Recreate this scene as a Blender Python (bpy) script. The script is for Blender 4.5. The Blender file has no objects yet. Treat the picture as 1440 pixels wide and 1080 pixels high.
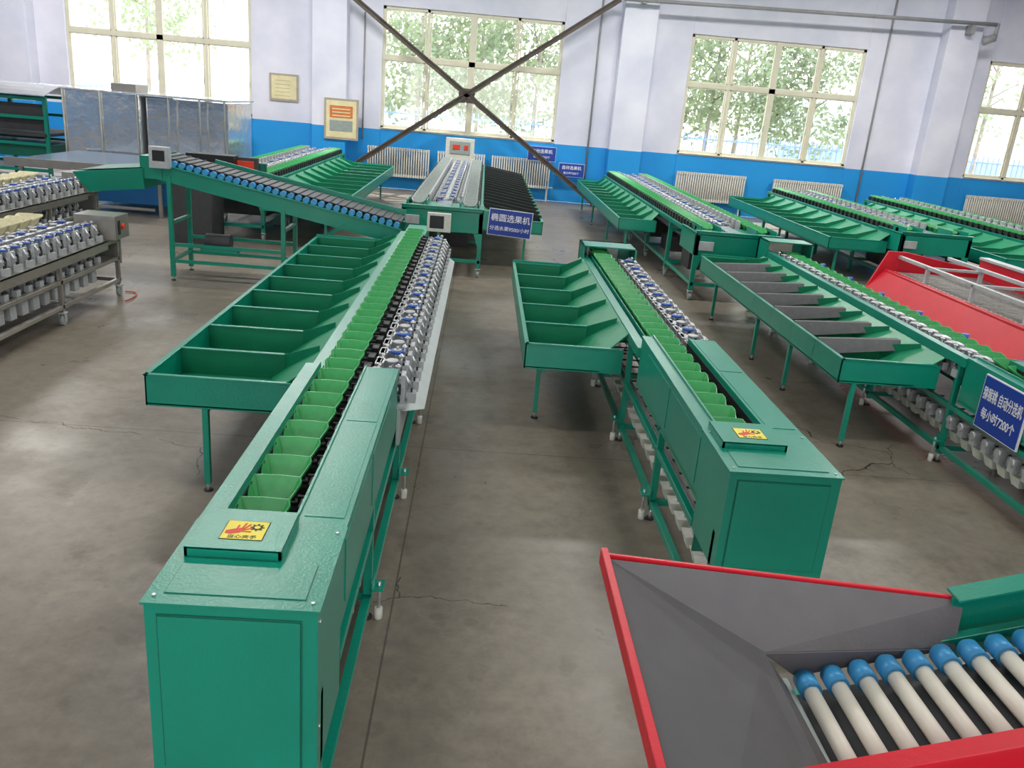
import bpy, math, random
from mathutils import Vector, Matrix
random.seed(7)
SC=bpy.context.scene
try: SC.view_settings.view_transform='Standard'
except: pass

# ---------------------------------------------------------------- materials
MATS={}
def srgb(r,g,b):
    def f(c):
        c/=255.0
        return c/12.92 if c<=.04045 else ((c+.055)/1.055)**2.4
    return (f(r),f(g),f(b),1)
def mat(name,rgb,rough=.5,metal=0,var=.12,scale=8,bump=0,bscale=60,spec=.5,coat=0):
    m=bpy.data.materials.new(name);m.use_nodes=True
    nt=m.node_tree;b=nt.nodes["Principled BSDF"]
    b.inputs["Roughness"].default_value=rough;b.inputs["Metallic"].default_value=metal
    b.inputs["Specular IOR Level"].default_value=spec
    b.inputs["Coat Weight"].default_value=coat
    tc=nt.nodes.new("ShaderNodeTexCoord");nz=nt.nodes.new("ShaderNodeTexNoise")
    nz.inputs["Scale"].default_value=scale;nz.inputs["Detail"].default_value=4
    nt.links.new(tc.outputs["Object"],nz.inputs["Vector"])
    cr=nt.nodes.new("ShaderNodeValToRGB")
    c=srgb(*rgb)
    cr.color_ramp.elements[0].position=.3;cr.color_ramp.elements[1].position=.7
    cr.color_ramp.elements[0].color=(c[0]*(1-var),c[1]*(1-var),c[2]*(1-var),1)
    cr.color_ramp.elements[1].color=(min(1,c[0]*(1+var)),min(1,c[1]*(1+var)),min(1,c[2]*(1+var)),1)
    nt.links.new(nz.outputs["Fac"],cr.inputs["Fac"]);nt.links.new(cr.outputs["Color"],b.inputs["Base Color"])
    if bump:
        n2=nt.nodes.new("ShaderNodeTexNoise");n2.inputs["Scale"].default_value=bscale;n2.inputs["Detail"].default_value=3
        nt.links.new(tc.outputs["Object"],n2.inputs["Vector"])
        bp=nt.nodes.new("ShaderNodeBump");bp.inputs["Strength"].default_value=bump;bp.inputs["Distance"].default_value=.01
        nt.links.new(n2.outputs["Fac"],bp.inputs["Height"]);nt.links.new(bp.outputs["Normal"],b.inputs["Normal"])
    MATS[name]=m;return m
mat("green_paint",(6,138,114),.28,0,.08,3,.12,90,.6)
mat("green_dark",(8,100,80),.4,0,.1,4)
mat("tray_green",(12,118,84),.4,0,.1,5,.1,60)
mat("chute_green",(22,142,98),.36,0,.1,5,.1,60)
mat("cup_green",(58,164,92),.34,0,.08,30)
mat("cup_grey",(150,160,156),.4,0,.1,30)
mat("cup_yellow",(222,216,178),.45,0,.08,30)
mat("cup_white",(215,215,205),.5,0,.1,20)
mat("alu",(200,203,206),.3,.7,.1,20)
mat("alu_plain",(182,186,188),.42,.2,.12,12)
mat("steel_sheet",(180,190,188),.4,.3,.06,5)
mat("stainless",(178,174,166),.3,.8,.1,6,.1,20)
mat("shiny_wrap",(226,228,228),.15,.75,.06,4,1.0,3.5)
mat("black",(22,24,26),.5,0,.2,20)
mat("dark_grey",(58,60,62),.6,0,.15,10)
mat("belt_grey",(62,68,72),.5,0,.15,10)
mat("foam_grey",(104,104,106),.8,0,.08,20,.2,80)
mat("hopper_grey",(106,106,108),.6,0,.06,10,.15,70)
mat("hopper_shade",(84,84,86),.6,0,.06,10,.15,70)  # hopper grey darkened: shade of the left lining put into the colour
mat("blue_plastic",(28,88,190),.3,0,.1,10)
mat("blue_cap",(60,150,205),.35,0,.1,10)
mat("roller_white",(225,222,208),.4,0,.06,12)
mat("red_paint",(208,24,44),.36,0,.08,4,.1,60)
mat("sign_blue",(22,62,160),.4,0,.05,4)
mat("sign_white",(240,242,245),.5,0,.02,4)
mat("yellow",(236,220,64),.45,0,.05,10)
mat("warn_red",(214,60,34),.5,0,.05,10)
mat("brace_steel",(92,82,76),.7,0,.2,6)
mat("pipe_grey",(150,150,152),.55,.1,.1,6)
mat("radiator_cream",(216,214,204),.45,0,.06,8)
mat("window_frame",(218,214,192),.5,0,.06,4)
mat("notice_paper",(224,214,170),.6,0,.08,6)
mat("notice_orange",(208,120,60),.6,0,.1,6)
mat("notice_frame",(170,160,140),.5,0,.1,6)
mat("box_blue",(20,110,175),.4,0,.06,3)
mat("table_top",(110,130,150),.25,.2,.08,3)
mat("bark",(150,140,126),.9,0,.2,6)
mat("out_ground",(206,200,190),.9,0,.1,1)
mat("out_wall",(195,210,225),.9,0,.05,1)
mat("fence_blue",(140,162,192),.6,0,.1,3)
mat("ceiling_white",(215,216,222),.9,0,.05,1)
mat("fill_housing",(230,230,230),.5)  # casing of the added fill lights
mat("hose_red",(190,70,44),.5)
mat("mesh_grey",(140,138,134),.5,.3,.2,40)

# leaves
m=mat("leaf",(128,142,112),.6,0,.3,3)
nt=m.node_tree;b=nt.nodes["Principled BSDF"]
tr=nt.nodes.new("ShaderNodeBsdfTranslucent");tr.inputs[0].default_value=srgb(150,164,122)
mx=nt.nodes.new("ShaderNodeMixShader");mx.inputs[0].default_value=.4
nt.links.new(b.outputs[0],mx.inputs[1]);nt.links.new(tr.outputs[0],mx.inputs[2]);nt.links.new(mx.outputs[0],nt.nodes["Material Output"].inputs[0])
# glass pane
m=bpy.data.materials.new("pane");m.use_nodes=True;MATS["pane"]=m;nt=m.node_tree;nt.nodes.clear()
o=nt.nodes.new("ShaderNodeOutputMaterial");t=nt.nodes.new("ShaderNodeBsdfTransparent");g=nt.nodes.new("ShaderNodeBsdfGlossy");g.inputs["Roughness"].default_value=.05
mx=nt.nodes.new("ShaderNodeMixShader");mx.inputs[0].default_value=.05
nt.links.new(t.outputs[0],mx.inputs[1]);nt.links.new(g.outputs[0],mx.inputs[2]);nt.links.new(mx.outputs[0],o.inputs[0])
# wall
m=bpy.data.materials.new("wall_paint");m.use_nodes=True;MATS["wall_paint"]=m;nt=m.node_tree;b=nt.nodes["Principled BSDF"];b.inputs["Roughness"].default_value=.7
ge=nt.nodes.new("ShaderNodeNewGeometry");sx=nt.nodes.new("ShaderNodeSeparateXYZ");nt.links.new(ge.outputs["Position"],sx.inputs[0])
gt=nt.nodes.new("ShaderNodeMath");gt.operation='GREATER_THAN';gt.inputs[1].default_value=1.46;nt.links.new(sx.outputs[2],gt.inputs[0])
nz=nt.nodes.new("ShaderNodeTexNoise");nz.inputs["Scale"].default_value=.9;nz.inputs["Detail"].default_value=7;nt.links.new(ge.outputs["Position"],nz.inputs["Vector"])
c1=nt.nodes.new("ShaderNodeValToRGB");c1.color_ramp.elements[0].position=.3;c1.color_ramp.elements[1].position=.65
c1.color_ramp.elements[0].color=srgb(206,209,226);c1.color_ramp.elements[1].color=srgb(230,230,242);nt.links.new(nz.outputs["Fac"],c1.inputs[0])
c2=nt.nodes.new("ShaderNodeValToRGB");c2.color_ramp.elements[0].color=srgb(18,138,214);c2.color_ramp.elements[1].color=srgb(34,160,230);nt.links.new(nz.outputs["Fac"],c2.inputs[0])
mx=nt.nodes.new("ShaderNodeMixRGB");nt.links.new(gt.outputs[0],mx.inputs[0]);nt.links.new(c2.outputs[0],mx.inputs[1]);nt.links.new(c1.outputs[0],mx.inputs[2]);nt.links.new(mx.outputs[0],b.inputs["Base Color"])
# floor
m=bpy.data.materials.new("concrete");m.use_nodes=True;MATS["concrete"]=m;nt=m.node_tree;b=nt.nodes["Principled BSDF"]
ge=nt.nodes.new("ShaderNodeNewGeometry")
def N(s,d,r=.55):
    n=nt.nodes.new("ShaderNodeTexNoise");n.inputs["Scale"].default_value=s;n.inputs["Detail"].default_value=d;n.inputs["Roughness"].default_value=r;nt.links.new(ge.outputs["Position"],n.inputs["Vector"]);return n
def RAMP(p0,c0,p1,c1,src):
    r=nt.nodes.new("ShaderNodeValToRGB");r.color_ramp.elements[0].position=p0;r.color_ramp.elements[1].position=p1
    r.color_ramp.elements[0].color=c0;r.color_ramp.elements[1].color=c1;nt.links.new(src,r.inputs[0]);return r
def MIX(t,f,a,bb):
    x=nt.nodes.new("ShaderNodeMixRGB");x.blend_type=t
    if isinstance(f,(int,float)): x.inputs[0].default_value=f
    else: nt.links.new(f,x.inputs[0])
    nt.links.new(a,x.inputs[1]);nt.links.new(bb,x.inputs[2]);return x
base=RAMP(.3,srgb(114,106,95),.72,srgb(150,141,127),N(.55,8,.6).outputs["Fac"])
fine=RAMP(.3,(.76,.76,.76,1),.7,(1.12,1.12,1.12,1),N(9,8,.7).outputs["Fac"])
st=RAMP(.48,(1,1,1,1),.64,(.62,.60,.58,1),N(1.1,9,.72).outputs["Fac"])
sp2=RAMP(.6,(1,1,1,1),.66,(.6,.58,.56,1),N(4.5,5,.6).outputs["Fac"])
lt2=RAMP(.6,(1,1,1,1),.7,(1.18,1.17,1.15,1),N(2.3,6,.7).outputs["Fac"])
c=MIX('MULTIPLY',1,base.outputs[0],fine.outputs[0]);c=MIX('MULTIPLY',.9,c.outputs[0],st.outputs[0]);c=MIX('MULTIPLY',.6,c.outputs[0],sp2.outputs[0]);c=MIX('MULTIPLY',1,c.outputs[0],lt2.outputs[0])
# expansion joints
sx=nt.nodes.new("ShaderNodeSeparateXYZ");nt.links.new(ge.outputs["Position"],sx.inputs[0])
def joint(out,per,off):
    a=nt.nodes.new("ShaderNodeMath");a.operation='ADD';a.inputs[1].default_value=off;nt.links.new(out,a.inputs[0])
    p=nt.nodes.new("ShaderNodeMath");p.operation='PINGPONG';p.inputs[1].default_value=per/2;nt.links.new(a.outputs[0],p.inputs[0])
    l=nt.nodes.new("ShaderNodeMath");l.operation='LESS_THAN';l.inputs[1].default_value=.005;nt.links.new(p.outputs[0],l.inputs[0]);return l
jx=joint(sx.outputs[0],6,.3);jy=joint(sx.outputs[1],6,.45)
ja=nt.nodes.new("ShaderNodeMath");ja.operation='MAXIMUM';nt.links.new(jx.outputs[0],ja.inputs[0]);nt.links.new(jy.outputs[0],ja.inputs[1])
dk=nt.nodes.new("ShaderNodeRGB");dk.outputs[0].default_value=srgb(60,55,50)
jm=nt.nodes.new("ShaderNodeMath");jm.operation='MULTIPLY';jm.inputs[1].default_value=.65;nt.links.new(ja.outputs[0],jm.inputs[0])
c=MIX('MIX',jm.outputs[0],c.outputs[0],dk.outputs[0])
# cracks
vo=nt.nodes.new("ShaderNodeTexVoronoi");vo.feature='DISTANCE_TO_EDGE';vo.inputs["Scale"].default_value=.45
nd=N(2.2,5);va=nt.nodes.new("ShaderNodeVectorMath");va.operation='MULTIPLY_ADD';va.inputs[1].default_value=(.35,.35,0)
nt.links.new(nd.outputs["Color"],va.inputs[0]);nt.links.new(ge.outputs["Position"],va.inputs[2]);nt.links.new(va.outputs[0],vo.inputs["Vector"])
lt=nt.nodes.new("ShaderNodeMath");lt.operation='LESS_THAN';lt.inputs[1].default_value=.0014;nt.links.new(vo.outputs["Distance"],lt.inputs[0])
mk=nt.nodes.new("ShaderNodeMath");mk.operation='GREATER_THAN';mk.inputs[1].default_value=.54;nt.links.new(N(.5,2).outputs["Fac"],mk.inputs[0])
mm=nt.nodes.new("ShaderNodeMath");mm.operation='MULTIPLY';nt.links.new(lt.outputs[0],mm.inputs[0]);nt.links.new(mk.outputs[0],mm.inputs[1])
c=MIX('MIX',mm.outputs[0],c.outputs[0],dk.outputs[0])
nt.links.new(c.outputs[0],b.inputs["Base Color"])
rr=RAMP(.3,(.24,.24,.24,1),.7,(.48,.48,.48,1),N(1.1,5).outputs["Fac"]);nt.links.new(rr.outputs[0],b.inputs["Roughness"])
b.inputs["Specular IOR Level"].default_value=.45

# ---------------------------------------------------------------- mesh builder
def link(o,parent=None):
    SC.collection.objects.link(o)
    if parent: 
        o.parent=parent; o.matrix_parent_inverse=Matrix.Translation(-Vector(parent.location))
    return o
def empty(name,loc=(0,0,0)):
    e=bpy.data.objects.new(name,None);e.location=loc;e.empty_display_size=.2;SC.collection.objects.link(e);return e
class B:
    def __init__(s,name,parent=None): s.n=name;s.p=parent;s.v=[];s.f=[];s.m=[];s.sm=[];s.mats=[]
    def mi(s,m):
        if m not in s.mats: s.mats.append(m)
        return s.mats.index(m)
    def add(s,vs,fs,m,sm=False):
        k=len(s.v);s.v+= [tuple(v) for v in vs];i=s.mi(m)
        for f in fs: s.f.append([a+k for a in f]);s.m.append(i);s.sm.append(sm)
    def box(s,x0,x1,y0,y1,z0,z1,m):
        if x0>x1:x0,x1=x1,x0
        if y0>y1:y0,y1=y1,y0
        s.add([(x0,y0,z0),(x1,y0,z0),(x1,y1,z0),(x0,y1,z0),(x0,y0,z1),(x1,y0,z1),(x1,y1,z1),(x0,y1,z1)],
        [(0,3,2,1),(4,5,6,7),(0,1,5,4),(1,2,6,5),(2,3,7,6),(3,0,4,7)],m)
    def hexa(s,p,m): # 8 points, bottom 4 then top 4
        s.add(p,[(0,3,2,1),(4,5,6,7),(0,1,5,4),(1,2,6,5),(2,3,7,6),(3,0,4,7)],m)
    def beam(s,a,b,w,h,m,up=(0,0,1)):
        a=Vector(a);b=Vector(b);d=(b-a).normalized();u=Vector(up)
        r=d.cross(u)
        if r.length<1e-4: r=d.cross(Vector((0,1,0)))
        r.normalize();u=r.cross(d).normalized();r=r*w/2;u=u*h/2
        s.add([a-r-u,a+r-u,b+r-u,b-r-u,a-r+u,a+r+u,b+r+u,b-r+u],[(0,3,2,1),(4,5,6,7),(0,1,5,4),(1,2,6,5),(2,3,7,6),(3,0,4,7)],m)
    def cyl(s,a,b,r,m,n=12,r2=None):
        a=Vector(a);b=Vector(b);d=(b-a).normalized()
        u=d.orthogonal().normalized();w=d.cross(u);r2=r if r2 is None else r2
        vs=[];
        for i in range(n):
            t=2*math.pi*i/n;q=u*math.cos(t)+w*math.sin(t);vs.append(a+q*r)
        for i in range(n):
            t=2*math.pi*i/n;q=u*math.cos(t)+w*math.sin(t);vs.append(b+q*r2)
        k=len(s.v);s.add(vs,[(i,(i+1)%n,n+(i+1)%n,n+i) for i in range(n)],m,True)
        i0=s.mi(m);s.f.append([k+i for i in range(n)][::-1]);s.m.append(i0);s.sm.append(False)
        s.f.append([k+n+i for i in range(n)]);s.m.append(i0);s.sm.append(False)
    def plate(s,pts,th,m):
        p=[Vector(q) for q in pts];n=(p[1]-p[0]).cross(p[2]-p[0]).normalized()*th
        k=len(p);vs=p+[q-n for q in p]
        s.add(vs,[tuple(range(k)),tuple(range(2*k-1,k-1,-1))]+[(i,k+i,k+(i+1)%k,(i+1)%k) for i in range(k)],m)
    def done(s,bevel=0,seg=1):
        me=bpy.data.meshes.new(s.n);me.from_pydata(s.v,[],s.f)
        for m in s.mats: me.materials.append(MATS[m])
        for i,p in enumerate(me.polygons): p.material_index=s.m[i];p.use_smooth=s.sm[i]
        o=bpy.data.objects.new(s.n,me);link(o,s.p)
        if bevel:
            bv=o.modifiers.new("bevel",'BEVEL');bv.width=bevel;bv.segments=seg;bv.limit_method='ANGLE'
        return o
def text(s,loc,size,rot,matname,parent,name="lettering",off=.0,ext=.001,ax='CENTER',wx=1):
    t=bpy.data.curves.new(name,"FONT");t.body=s;t.size=size;t.align_x=ax;t.align_y='CENTER';t.offset=off;t.extrude=ext
    t.materials.append(MATS[matname]);o=bpy.data.objects.new(name,t);o.location=loc;o.rotation_euler=rot;o.scale=(wx,1,1);link(o,parent);return o

# ---------------------------------------------------------------- parts
def cup(b,cx,cy,z,m,w=.19,l=.145,d=.085,hold=True):
    # flared funnel scoop: wide raised far edge, narrower dropped near lip
    y0,y1=cy-l/2,cy+l/2;wn=w*.36;wf=w*.5
    top=[(cx-wn,y0,z-.012),(cx,y0+l*.10,z-.03),(cx+wn,y0,z-.012),(cx+wf,y1-l*.18,z+.012),(cx+wf*.9,y1,z+.020),(cx,y1+.004,z+.022),(cx-wf*.9,y1,z+.020),(cx-wf,y1-l*.18,z+.012)]
    bw=w*.2;bl=l*.16;o=-l*.14
    bot=[(cx-bw,cy-bl+o,z-d),(cx,cy-bl*1.3+o,z-d),(cx+bw,cy-bl+o,z-d),(cx+bw,cy+o,z-d),(cx+bw,cy+bl+o,z-d),(cx,cy+bl+o,z-d),(cx-bw,cy+bl+o,z-d),(cx-bw,cy+o,z-d)]
    b.add(top+bot,[(i,(i+1)%8,8+(i+1)%8,8+i) for i in range(8)]+[tuple(range(8,16))],m)
    t=.005
    rim=[(p[0]+(t if p[0]>cx+.01 else -t if p[0]<cx-.01 else 0),p[1]+(t if p[1]>cy else -t),p[2]) for p in top]
    low=[(p[0],p[1],p[2]-.012) for p in rim]
    b.add(top+rim+low,[(i,8+i,8+(i+1)%8,(i+1)%8) for i in range(8)]+[(8+i,16+i,16+(i+1)%8,8+(i+1)%8) for i in range(8)],m)
    if hold:
        b.box(cx-.05,cx+.05,cy-.05,cy-.03,z-.13,z-.06,"black")
def weigher(b,cx,y,z,side=1,blue=True,n=12):
    # aluminium weighing head: base, posts, arm, tag, adjusting disc
    s=side
    b.box(cx-.075*s,cx+.075*s,y-.06,y+.06,z-.02,z+.03,"alu_plain")
    b.box(cx+.055*s,cx+.08*s,y-.045,y+.045,z-.1,z+.095,"alu_plain")
    b.box(cx-.11*s,cx-.065*s,y-.05,y+.05,z+.0,z+.10,"alu")
    b.box(cx-.065*s,cx+.0*s,y+.03,y+.06,z+.03,z+.09,"alu")
    b.box(cx-.01*s,cx+.06*s,y-.078,y-.066,z-.01,z+.05,"black")
    b.box(cx+.004*s,cx+.046*s,y-.082,y-.0781,z+.014,z+.034,"sign_white")
    b.cyl((cx-.02*s,y,z+.03),(cx-.02*s,y,z+.10),.012,"alu",8)
    b.cyl((cx-.085*s,y-.095,z+.09),(cx-.085*s,y+.095,z+.09),.011,"alu",8)
    b.cyl((cx+.03*s,y+.04,z+.03),(cx+.03*s,y+.04,z+.135),.008,"alu",8);b.cyl((cx+.03*s,y+.04,z+.115),(cx+.03*s,y+.04,z+.125),.018,"alu",8)
    b.cyl((cx+.07*s,y-.02,z+.09),(cx+.12*s,y-.02,z+.02),.01,"alu",8)
    b.box(cx+.095*s,cx+.14*s,y-.035,y+.035,z-.07,z-.01,"alu_plain")
    b.box(cx+.11*s,cx+.12*s,y-.02,y+.02,z-.01,z+.04,"black")
    if blue:
        b.cyl((cx-.01*s,y-.01,z+.096),(cx-.01*s,y-.01,z+.110),.044,"blue_plastic",n)
        b.cyl((cx-.01*s,y-.01,z+.110),(cx-.01*s,y-.01,z+.116),.027,"alu_plain",n)
        b.cyl((cx-.01*s,y-.01,z+.116),(cx-.01*s,y-.01,z+.135),.008,"alu",6)
    else:
        b.cyl((cx-.02*s,y,z+.095),(cx-.02*s,y,z+.107),.036,"alu_plain",n)
def foot(b,x,y,m="black"):
    b.cyl((x,y,0),(x,y,.012),.028,m,10);b.cyl((x,y,.01),(x,y,.07),.01,"alu",8)
def caster(b,x,y,r=.05):
    b.cyl((x-.018,y,r),(x+.018,y,r),r,"cup_grey",14);b.cyl((x-.021,y,r),(x+.021,y,r),r*.45,"alu",10)
    b.box(x-.03,x-.024,y-.02,y+.02,r-.01,2*r+.02,"alu_plain");b.box(x+.024,x+.03,y-.02,y+.02,r-.01,2*r+.02,"alu_plain")
    b.box(x-.035,x+.035,y-.035,y+.035,2*r+.015,2*r+.03,"alu_plain")
def trays(par,tx,xi,y0,y1,n,zt=.73,zd=.86,foam=False,lx=.33,lys=None,style="bin",name="collection_bins"):
    b=B(name,par);sg=1 if xi>tx else -1;T="tray_green";zf=zt-.17
    wall=abs(xi-tx)
    xb=tx+sg*wall*.76
    b.box(tx,tx+sg*.012,y0,y1,zf-.02,zt,"green_paint");b.box(tx-sg*.006,tx+sg*.026,y0-.006,y1,zt-.004,zt+.008,"green_paint")
    b.box(tx,xi-sg*.02,y0,y0+.012,zf-.02,zt,"green_paint");b.box(tx,xi-sg*.05,y0-.006,y0+.022,zt-.004,zt+.008,"green_paint")
    b.box(tx,xi-sg*.02,y1-.012,y1,zf-.02,zt+.03,"green_paint")
    b.box(tx,xb,y0,y1,zf-.012,zf,T)
    x2=tx+sg*wall*.62
    b.hexa([(x2,y0+.01,zf),(xi,y0+.01,zd-.012),(xi,y1,zd-.012),(x2,y1,zf),(x2,y0+.01,zf+.012),(xi,y0+.01,zd),(xi,y1,zd),(x2,y1,zf+.012)] if sg>0 else
           [(xi,y0+.01,zd-.012),(x2,y0+.01,zf),(x2,y1,zf),(xi,y1,zd-.012),(xi,y0+.01,zd),(x2,y0+.01,zf+.012),(x2,y1,zf+.012),(xi,y1,zd)],"chute_green")
    p=(y1-y0)/n
    for i in range(1,n+1):
        y=y0+p*i
        if i==n: y-=.02
        xm=tx+sg*wall*.70;dy=min(.24,p*.4)
        if style=="bin":
            b.box(tx,xm,y-.006,y+.006,zf,zt-.004,T);b.box(tx,xm,y-.014,y+.012,zt-.006,zt+.004,"green_paint")
            xe=xi-sg*.03;ze=zd+.015
            b.plate([(xm,y,zf),(xe,y-dy,zd-.05),(xe,y-dy,ze),(xm,y,zt)] if sg>0 else [(xm,y,zt),(xe,y-dy,ze),(xe,y-dy,zd-.05),(xm,y,zf)],.01,T)
            if foam and i<n:
                b.hexa([(tx+sg*.02,y-.09,zt-.1),(xe-.08,y-.09,zt-.02),(xe-.08,y+.012,zt-.02),(tx+sg*.02,y+.012,zt-.1),
                        (tx+sg*.02,y-.02,zt+.02),(xe-.08,y-.05,zt+.06),(xe-.08,y+.016,zt+.06),(tx+sg*.02,y+.016,zt+.02)],"foam_grey")
        else: # black rubber fins
            b.plate([(tx,y,zt-.1),(xi,y-.05,zd-.03),(xi,y-.05,zd+.05),(tx,y,zt+.04)],.02,"black")
            b.box(tx-sg*.01,tx+sg*.03,y-.02,y+.02,zt,zt+.05,"green_paint")
    lys=lys or [y0+.02,(y0+y1)/2,y1-.1]
    for ly in lys:
        x=tx+sg*lx
        b.box(x-.018,x+.018,ly-.018,ly+.018,.05,zf-.012,"green_paint");foot(b,x,ly)
    b.box(tx+sg*(lx-.015),tx+sg*(lx+.015),y0+.02,y1-.05,zf-.05,zf-.012,"green_paint")
    b.done(.002)
def warning(par,cx,cy,z,w=.14,h=.125):
    b=B("warning_label",par)
    b.box(cx-w/2,cx+w/2,cy-h/2,cy+h/2,z,z+.0012,"black")
    b.box(cx-w/2+.003,cx+w/2-.003,cy-h/2+.003,cy+h/2-.003,z+.0012,z+.002,"yellow")
    zz=z+.0028
    gx,gy=cx+.035,cy+.02
    for i in range(8):
        a=i*math.pi/4;b.beam((gx+.009*math.cos(a),gy+.009*math.sin(a),zz),(gx+.023*math.cos(a),gy+.023*math.sin(a),zz),.006,.001,"black")
    b.cyl((gx,gy,z+.002),(gx,gy,zz),.017,"black",14);b.cyl((gx,gy,zz),(gx,gy,zz+.0006),.010,"yellow",12)
    b.plate([(cx-.060,cy-.026,zz),(cx-.04,cy-.03,zz),(cx-.012,cy-.018,zz),(cx-.002,cy+.004,zz),(cx-.014,cy+.014,zz),(cx-.036,cy+.004,zz),(cx-.060,cy-.008,zz)],.0008,"warn_red")
    for a,bb in (((-.012,.008),(-.006,.044)),((-.006,.006),(.010,.038)),((-.004,-.001),(.018,.012)),((-.008,-.010),(.022,-.012)),((-.028,.0),(-.026,.030))):
        b.beam((cx+a[0],cy+a[1],zz),(cx+bb[0],cy+bb[1],zz),.006,.001,"warn_red")
    b.done()
    text("当心夹手",(cx,cy-.046,z+.0022),.024,(0,0,0),"black",par,"warning_caption",.0002,.0004)

def sorter(name,X0,yf,yh,ye,tx,ty0,ty1,n,foam=False,plate=True,W=.5,lx=.33,lys=None,pitch=.195,cupm="cup_green",endbox=True,zb=.47,dz=0,heads="right"):
    par=empty(name,(X0+W/2,(yf+ye)/2,0));X1=X0+W;G="green_paint"
    cxc=X0+.185 if heads=="right" else X0+.36
    f=B("housing",par)
    f.box(X0,X1,yf,yf+.42,zb,.95,G)
    f.box(X0-.008,X1+.008,yf-.008,yf+.5,.95,.958,G)
    f.box(X0+.045,X1-.045,yf+.045,yf+.235,.958,.9615,G)
    f.box(X0+.042,X1-.042,yf+.042,yf+.238,.958,.9588,"green_dark")
    f.box(X0+.035,X1-.045,yf-.004,yf,zb+.03,.918,"green_dark");f.box(X0+.04,X1-.05,yf-.009,yf-.003,zb+.035,.913,G)
    for x,sd in ((X0,1),(X1,-1)):
        f.box(x,x+sd*.015,yf+.42,yh,.62,.95,G)
        f.box(x,x+sd*.035,yf+.42,yh,.60,.625,G)
        yy=yf+.5
        while yy+.72<yh:
            f.box(x-sd*.004,x,yy,yy+.68,.66,.91,G);yy+=.74
    f.box(X0-.004,X0+.075,yf+.5,yh,.935,.958,G);f.box(X0+.068,X0+.078,yf+.5,yh,.85,.972,G)
    f.box(X1-.175,X1+.004,yf+.5,yh,.935,.958,G);f.box(X1-.182,X1-.172,yf+.5,yh,.85,.966,G)
    yy=yf+.56
    while yy+.5<yh:
        L=min(.9,yh-yy-.04);f.box(X1-.155,X1-.015,yy,yy+L,.958,.9605,G);yy+=L+.03
    for yy in (yf+.03,yf+.45):
        for x in (X0+.02,X1-.02): f.cyl((x,yy,.958),(x,yy,.963),.006,"alu",8)
    for zz in (.52,.9): f.cyl((X1,yf+.03,zz),(X1+.004,yf+.03,zz),.006,"alu",8)
    f.box(X0+.08,X1-.175,yf+.5,ye-.1,.79,.80,"black")
    f.box(X0+.079,X0+.083,yf+.5,yh,.8,.93,"black");f.box(X1-.186,X1-.182,yf+.5,yh,.8,.93,"black")
    f.box(X0+.03,X1-.03,yf+.45,yf+.46,.3,.93,"green_dark")
    f.box(X0+.24,X0+.26,yf+.45,yh,.3,.62,"dark_grey")
    if plate:
        f.box(X0+.03,X0+.335,yf+.255,yf+.52,.985,.992,G);f.box(X0+.03,X0+.335,yf+.255,yf+.265,.958,.99,G)
        f.box(X0+.03,X0+.04,yf+.255,yf+.52,.958,.99,G);f.box(X0+.325,X0+.335,yf+.255,yf+.52,.958,.99,G)
        warning(par,X0+.19,yf+.375,.992)
    ho=f.done(.003,2)
    g=B("frame",par)
    ys=[];yy=yf+.08
    while yy<ye-.3: ys.append(yy);yy+=1.28
    ys.append(ye-.06)
    for yy in ys:
        for x in (X0+.02,X1-.02):
            g.box(x-.02,x+.02,yy-.02,yy+.02,.07,.62 if yy<yh else .82,G);foot(g,x,yy)
        g.box(X0+.02,X1-.02,yy-.015,yy+.015,.10,.14,G)
        for x,sd in ((X0,-1),(X1,1)):
            g.box(x,x+sd*.06,yy-.05,yy+.05,.175,.183,G);g.box(x,x+sd*.008,yy-.05,yy+.05,.14,.22,G);g.cyl((x+sd*.035,yy,.06),(x+sd*.035,yy,.2),.009,"alu",8)
            g.cyl((x+sd*.035,yy,.0),(x+sd*.035,yy,.06),.02,"cup_white",10)
    for x in (X0+.02,X1-.02):
        g.box(x-.02,x+.02,yf+.08,ye,.10,.14,G);g.box(x-.018,x+.018,yf+.45,ye,.44,.48,G)
    g.box(X0-.02,X0+.05,yh,ye,.80,.87,G);g.box(X1-.04,X1,yh,ye,.68,.74,G)
    g.box(X0+.05,X1+.05,yh,ye,.72,.735,"alu_plain")
    if heads=="right": g.box(X0+.07,X0+.08,yh,ye,.73,.89,G)
    g.plate([(X1+.02,yh+.02,.70),(X1+.14,yh+.3,.62),(X1+.14,ye-.35,.62),(X1+.02,ye-.35,.70)],.004,"steel_sheet")
    g.box(X1+.0,X1+.02,yh,ye-.35,.5,.72,"steel_sheet")
    if endbox:
        g.box(X0-.03,X1+.06,ye-.06,ye,.62,1.0,G);g.box(X0-.03,X1+.06,ye-.4,ye,.985,1.0,G)
        g.box(X0-.03,X0-.01,ye-.4,ye,.7,1.0,G);g.box(X1+.04,X1+.06,ye-.4,ye,.7,1.0,G);g.box(X0+.05,X1-.1,ye-.1,ye-.07,.74,.95,"cup_white")
    g.cyl((X0+.12,yf+.62,.5),(X0+.36,yf+.62,.5),.07,"dark_grey",16);g.box(X0+.1,X0+.38,yf+.56,yf+.68,.40,.44,"green_dark")
    # drive gears visible between the lower rails
    for yy in (yf+.9,yf+1.1):
        g.cyl((X1-.06,yy,.36),(X1-.035,yy,.36),.07,"dark_grey",18);g.cyl((X1-.035,yy,.36),(X1-.02,yy,.36),.025,"alu",10)
    go=g.done(.002)
    c=B("cup_chain",par);y=yf+.62;i=0
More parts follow.
